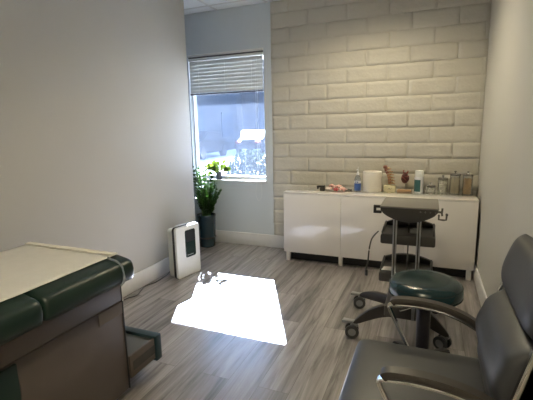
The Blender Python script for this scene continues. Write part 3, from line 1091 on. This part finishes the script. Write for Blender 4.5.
# right clamp
h = MB()
h.tube([(.190, -.03, .835), (.215, -.035, .835)], .007, 8)
h.tube([(.215, -.035, .862), (.213, -.035, .828), (.216, -.035, .812)], .006, 8, flat=(.012, .010, (0, 1, 0)))
h.tube([(.196, -.038, .820), (.196, -.038, .788), (.222, -.038, .786), (.240, -.038, .788), (.242, -.038, .818)], .006, 8, flat=(.012, .010, (0, 1, 0)))
h.cyl(.008, -.01, .01, (.242, -.038, .822), 12, rot('X', PI/2))
h.build('clamp', M['lid'], ct)
for x in (-.072, .080):
    c_ = MB().box(x-.013, x+.013, -.016, .010, .20, .80, bev=.003).build('column', M['alu'], ct)
    MB().box(x-.004, x+.004, -.0172, -.014, .215, .77).build('column_slot', M['cartdark'], c_)
MB().tube([(.012, .10, .30), (.012, .10, .80)], .005, 8).build('support_rod', M['cartdark'], ct)
for zf, xo in ((.582, 0), (.304, -.004)):
    o = MB().prism(rrect(-.168+xo, .186+xo, zf, zf+.066, .012, 3), 'y', .012, .34, bev=.003).build('shelf', M['cartdark'], ct)
    ar = [(-.170+xo, zf+.060), (-.170+xo, zf+.082)]+arc_pts(-.166+xo, .180+xo, zf+.084, .040, 16, .8)+[(.186+xo, zf+.082), (.186+xo, zf+.060)]
    MB().prism(ar, 'y', .300, .335, bev=.003).build('shelf_back_rim', M['black'], ct)
    for s in (-1, 1):
        MB().prism([(.04, zf+.070), (.315, zf+.070), (.315, zf+.096), (.16, zf+.090), (.05, zf+.078)], 'x', xo+.008+s*.168-.006, xo+.008+s*.168+.006, bev=.002).build('shelf_side_rim', M['black'], ct)
    MB().box(-.155+xo, .172+xo, .020, .300, zf+.064, zf+.0675).build('shelf_liner', M['black'], ct)
# base
MB().box(-.100, .110, -.292, .050, .185, .262, bev=.010).build('hub', M['cartdark'], ct)
for k, x in enumerate((.074, .100)):
    MB().box(x-.009, x+.009, -.302, -.288, .190, .292, bev=.003).build('hub_clip', M['caster'], ct)
def blade(name, P0, P1, top, bot, th=.020):
    """vertical blade from P0 to P1 in plan, top and bottom heights given along it"""
    d_ = Vector((P1[0]-P0[0], P1[1]-P0[1])); L2 = d_.length
    def sm(L):
        out_ = []
        for i_ in range(len(L)-1):
            p0, p1, p2, p3 = L[max(0, i_-1)], L[i_], L[i_+1], L[min(len(L)-1, i_+2)]
            for t_ in range(4):
                t_ /= 4
                out_.append(tuple(.5*((2*p1[q_])+(p2[q_]-p0[q_])*t_+(2*p0[q_]-5*p1[q_]+4*p2[q_]-p3[q_])*t_**2+(3*p1[q_]-p0[q_]-3*p2[q_]+p3[q_])*t_**3) for q_ in (0, 1)))
        return out_+[L[-1]]
    A_s = sm([(t_*L2, z_) for t_, z_ in top]); B_s = sm([(t_*L2, z_) for t_, z_ in bot])
    return MB().prism(A_s+B_s[::-1], 'y', -th, th, bev=.006, mtx=T(P0[0], P0[1], 0) @ rotz(math.atan2(d_.y, d_.x))).build(name, M['cartleg'], ct)
blade('base_leg', (-.296, -.262), (.01, -.262), [(0, .108), (.10, .142), (.33, .208), (.62, .254), (1, .276)], [(0, .090), (.12, .102), (.33, .134), (.62, .172), (1, .196)])
blade('base_leg', (.285, -.238), (.01, -.262), [(0, .112), (.10, .150), (.33, .222), (.62, .280), (1, .300)], [(0, .090), (.12, .100), (.33, .128), (.62, .175), (1, .192)])
blade('base_leg', (-.318, .195), (-.02, -.02), [(0, .112), (.10, .140), (.33, .172), (.62, .190), (1, .205)], [(0, .090), (.12, .095), (.33, .105), (.62, .120), (1, .130)])
blade('base_leg', (.258, .285), (.02, -.02), [(0, .112), (.10, .140), (.33, .172), (.62, .190), (1, .205)], [(0, .090), (.12, .095), (.33, .105), (.62, .120), (1, .130)])
for (cx_, cy_) in ((-.285, -.265), (-.310, .195), (.270, -.238), (.245, .285)):
    cs = MB()
    cs.cyl(.013, .088, .118, (cx_, cy_, 0), 14)
    rz_ = rotz(math.radians(100) if cx_ < 0 else math.radians(60))
    mt = T(cx_, cy_, 0) @ rz_
    cs.prism([(-.020, .100), (.022, .100), (.030, .080), (.034, .050), (.020, .040), (.0, .060), (-.024, .085)], 'x', -.018, .018, bev=.003, mtx=mt)
    cas = cs.build('caster', M['caster'], ct)
    for s in (-1, 1):
        MB().cyl(.045, -.010, .010, tuple(mt @ Vector((s*.026, .020, .045))), 24, rz_ @ rot('Y', PI/2), bev=.003).build('caster_wheel', M['tyre'], cas)
        MB().cyl(.026, -.012, .012, tuple(mt @ Vector((s*.026, .020, .045))), 18, rz_ @ rot('Y', PI/2), bev=.002).build('wheel_cap', M['caster'], cas)
    if cx_ < 0:
        MB().prism([(-.012, -.012), (.080, -.024), (.086, .020), (-.012, .014)], 'z', .094, .114, bev=.005, mtx=T(cx_, cy_, 0) @ rotz(PI)).build('brake_pedal', M['caster'], cas)
# things lying in the cart
c = thing('handheld_device', 'small pale device lying in the upper shelf of the cart', 'device', (-.502, -1.36, .651))
MB().prism(rrect(-.035, .035, -.016, .016, .010), 'z', 0, .030, bev=.004).build('housing', M['caster'], c)
MB().box(-.020, .022, -.010, .010, .0295, .0315, bev=.0005).build('screen', M['offwhite'], c)
o = MB().prism([(-.05, -.03), (.02, -.045), (.045, -.01), (.03, .03), (-.02, .035)], 'z', 0, .003, mtx=T(-.68, -1.36, .3725) @ rotz(.3) @ rot('Y', .0)).build('paper_scrap', M['paper'])
tag(o, 'small white paper scrap on the lower shelf of the cart', 'paper')
MB().tube([(-.755, -1.34, .640), (-.790, -1.40, .600), (-.800, -1.46, .54), (-.805, -1.48, .45), (-.815, -1.49, .40), (-.812, -1.49, .385)], .0055, 8, smooth=5).build('t', M['cartdark'])
o = bpy.data.objects['t']; o.name = 'charging_cable'
tag(o, 'grey cable hanging from the left side of the cart', 'cable')
o2 = MB().cyl(.010, -.02, .02, (-.813, -1.49, .372), 10).build('plug', M['black'], o)

# ============================================================ STOOL
SX, SY = -.425, -2.00
stl = thing('round_stool', 'round dark green padded swivel stool on a black column', 'stool', (SX, SY, 0))
MB().lathe([(0, .463), (.145, .463), (.172, .466), (.184, .478), (.190, .498), (.189, .522), (.181, .545), (.162, .560), (.115, .568), (0, .572)], 56).build('seat', M['bluegreen'], stl)
q = MB()
for z, r in ((.484, .1875), (.536, .1855)):
    pts = [(r*math.cos(2*PI*i/48), r*math.sin(2*PI*i/48), z) for i in range(49)]
    q.tube(pts, .0030, 6)
q.build('seat_piping', M['bluegreen'], stl)
MB().cyl(.140, .448, .463, bev=.003).build('seat_plate', M['black'], stl)
MB().lathe([(0, .450), (.024, .450), (.036, .40), (.036, .20), (.034, .15), (.040, .10), (.046, .075), (0, .075)], 26).build('column', M['blackmetal'], stl)
for k in range(5):
    a = math.radians(128+72*k)
    mt = rotz(a)
    lg = MB().prism([(.03, .070), (.05, .105), (.10, .098), (.235, .070), (.255, .058), (.25, .046), (.10, .060)], 'y', -.018, .018, bev=.006, mtx=mt).build('base_leg', M['black'], stl)
    e_ = mt @ Vector((.243, 0, 0))
    cs = MB(); cs.cyl(.006, .045, .062, (e_.x, e_.y, 0), 10)
    cs.box(-.010, .010, -.020, .020, .028, .050, bev=.003, mtx=T(e_.x, e_.y, 0) @ rotz(a+.6))
    cz = cs.build('caster', M['black'], lg)
    for s in (-1, 1):
        MB().cyl(.025, -.007, .007, tuple(T(e_.x, e_.y, 0) @ rotz(a+.6) @ Vector((s*.014, 0, .025))), 18, rotz(a+.6) @ rot('Y', PI/2), bev=.002).build('wheel', M['tyre'], lg)
# height lever
MB().tube([(-.03, -.02, .412), (-.10, -.09, .408), (-.12, -.105, .405)], .005, 8).build('height_lever', M['chrome'], stl)

# ============================================================ ARMCHAIR
AX, AY = -.44, -2.835
ac = thing('guest_armchair', 'grey upholstered armchair with chrome frame and padded arms, lower right', 'armchair', (AX, AY, 0))
def lx(x): return x-AX
# seat: front edge towards -x
def slab(name, x0, x1, y0, y1, z0, z1, r, m, mtx=None, crown=.0, e=.16, e2=.38, n=26):
    return MB().pillow((x0+x1)/2, (y0+y1)/2, (z0+z1)/2, (x1-x0)/2, (y1-y0)/2, (z1-z0)/2, e, e2, n, mtx=mtx, crown=crown).build(name, m, ac, angle=80)
slab('seat', lx(-.686), lx(-.17), -.245, .245, .400, .500, .03, M['leather'], crown=.004, e=.14)
# back: two cushions leaning to +x
base = T(lx(-.243), .012, .462) @ rot('Y', math.radians(9.0))
def back_cushion(name, hw, z0, z1, fprof, kk, T_=.040, N=26):
    b = bmesh.new()
    def off(z):
        for (za, xa), (zb_, xb) in zip(fprof[:-1], fprof[1:]):
            if z <= zb_:
                t = max(0, (z-za)/(zb_-za)); t = t*t*(3-2*t)
                return xa+(xb-xa)*t
        return fprof[-1][1]
    g2 = {}
    for sd_ in (-1, 1):
        for i in range(N+1):
            for j in range(N+1):
                edge = i in (0, N) or j in (0, N)
                if edge and sd_ == 1:
                    g2[(1, i, j)] = g2[(-1, i, j)]
                    continue
                u = math.sin(PI/2*(2*i/N-1)); v = math.sin(PI/2*(2*j/N-1))
                y_ = hw*u*math.sqrt(1-v*v*kk/2); z_ = (z0+z1)/2+(z1-z0)/2*v*math.sqrt(1-u*u*kk/2)
                th = T_*math.sqrt(max(0, (1-abs(u)**8)*(1-abs(v)**6)))
                x_ = .042+sd_*th+off(z_)
                g2[(sd_, i, j)] = b.verts.new((x_, y_, z_))
        for i in range(N):
            for j in range(N):
                b.faces.new([g2[(sd_, i+a, j+c)] for a, c in ((0, 0), (1, 0), (1, 1), (0, 1))])
    bmesh.ops.recalc_face_normals(b, faces=b.faces)
    mb = MB(); mb._merge(b, base)
    return mb.build(name, M['leather'], ac, angle=80)
back_cushion('lower_back_cushion', .243, -.005, .344, [(-.01, .030), (.10, -.012), (.20, -.040), (.27, -.030), (.35, .004)], .20)
back_cushion('upper_back_cushion', .243, .350, .558, [(.35, .002), (.42, -.004), (.56, .010)], .24)
for s, yc in ((1, .288), (-1, -.248)):
    # padded arm, high at the front, dropping towards the back
    dx_ = .020 if s < 0 else 0
    pts = [(lx(-.555), yc, .648), (lx(-.535), yc, .659), (lx(-.45), yc, .664), (lx(-.36), yc, .655), (lx(-.28), yc, .630), (lx(-.21), yc, .590)]
    pts = [(p[0]+dx_, p[1], p[2]) for p in pts]
    MB().tube(pts, .02, 10, smooth=5, flat=(.043, .025)).build('arm_pad', M['armpad'], ac)
    fr = MB()
    fr.tube([(q_[0]+dx_, q_[1], q_[2]) for q_ in [(lx(-.20), yc, .563), (lx(-.28), yc, .608), (lx(-.36), yc, .634), (lx(-.45), yc, .643), (lx(-.535), yc, .640), (lx(-.560), yc, .634), (lx(-.566), yc, .620),
             (lx(-.528), yc, .54), (lx(-.470), yc, .42), (lx(-.395), yc, .28), (lx(-.325), yc, .13), (lx(-.295), yc, .03), (lx(-.290), yc, .006)]],
            .01, 10, smooth=5, flat=(.026, .012, (.0, .0, 1)))
    fr.build('arm_frame', M['chrome'], ac)
    MB().tube([(lx(-.155), yc*.93, .80), (lx(-.205), yc*.98, .60), (lx(-.215), yc, .50), (lx(-.19), yc, .30), (lx(-.13), yc, .10), (lx(-.105), yc, .006)],
              .01, 10, smooth=4, flat=(.024, .013, (1, 0, 0))).build('rear_leg', M['chrome'], ac)
MB().box(lx(-.60), lx(-.19), -.20, .19, .375, .400, bev=.004).build('seat_base', M['black'], ac)
MB().tube([(lx(-.50), -.285, .39), (lx(-.50), .285, .39)], .009, 10).build('cross_tube', M['chrome'], ac)
MB().tube([(lx(-.205), -.285, .42), (lx(-.205), .285, .42)], .009, 10).build('cross_tube', M['chrome'], ac)
MB().prism(rrect(-.165, .165, .03, .52, .05), 'x', .092, .104, bev=.003, mtx=base).build('back_shell', M['black'], ac)
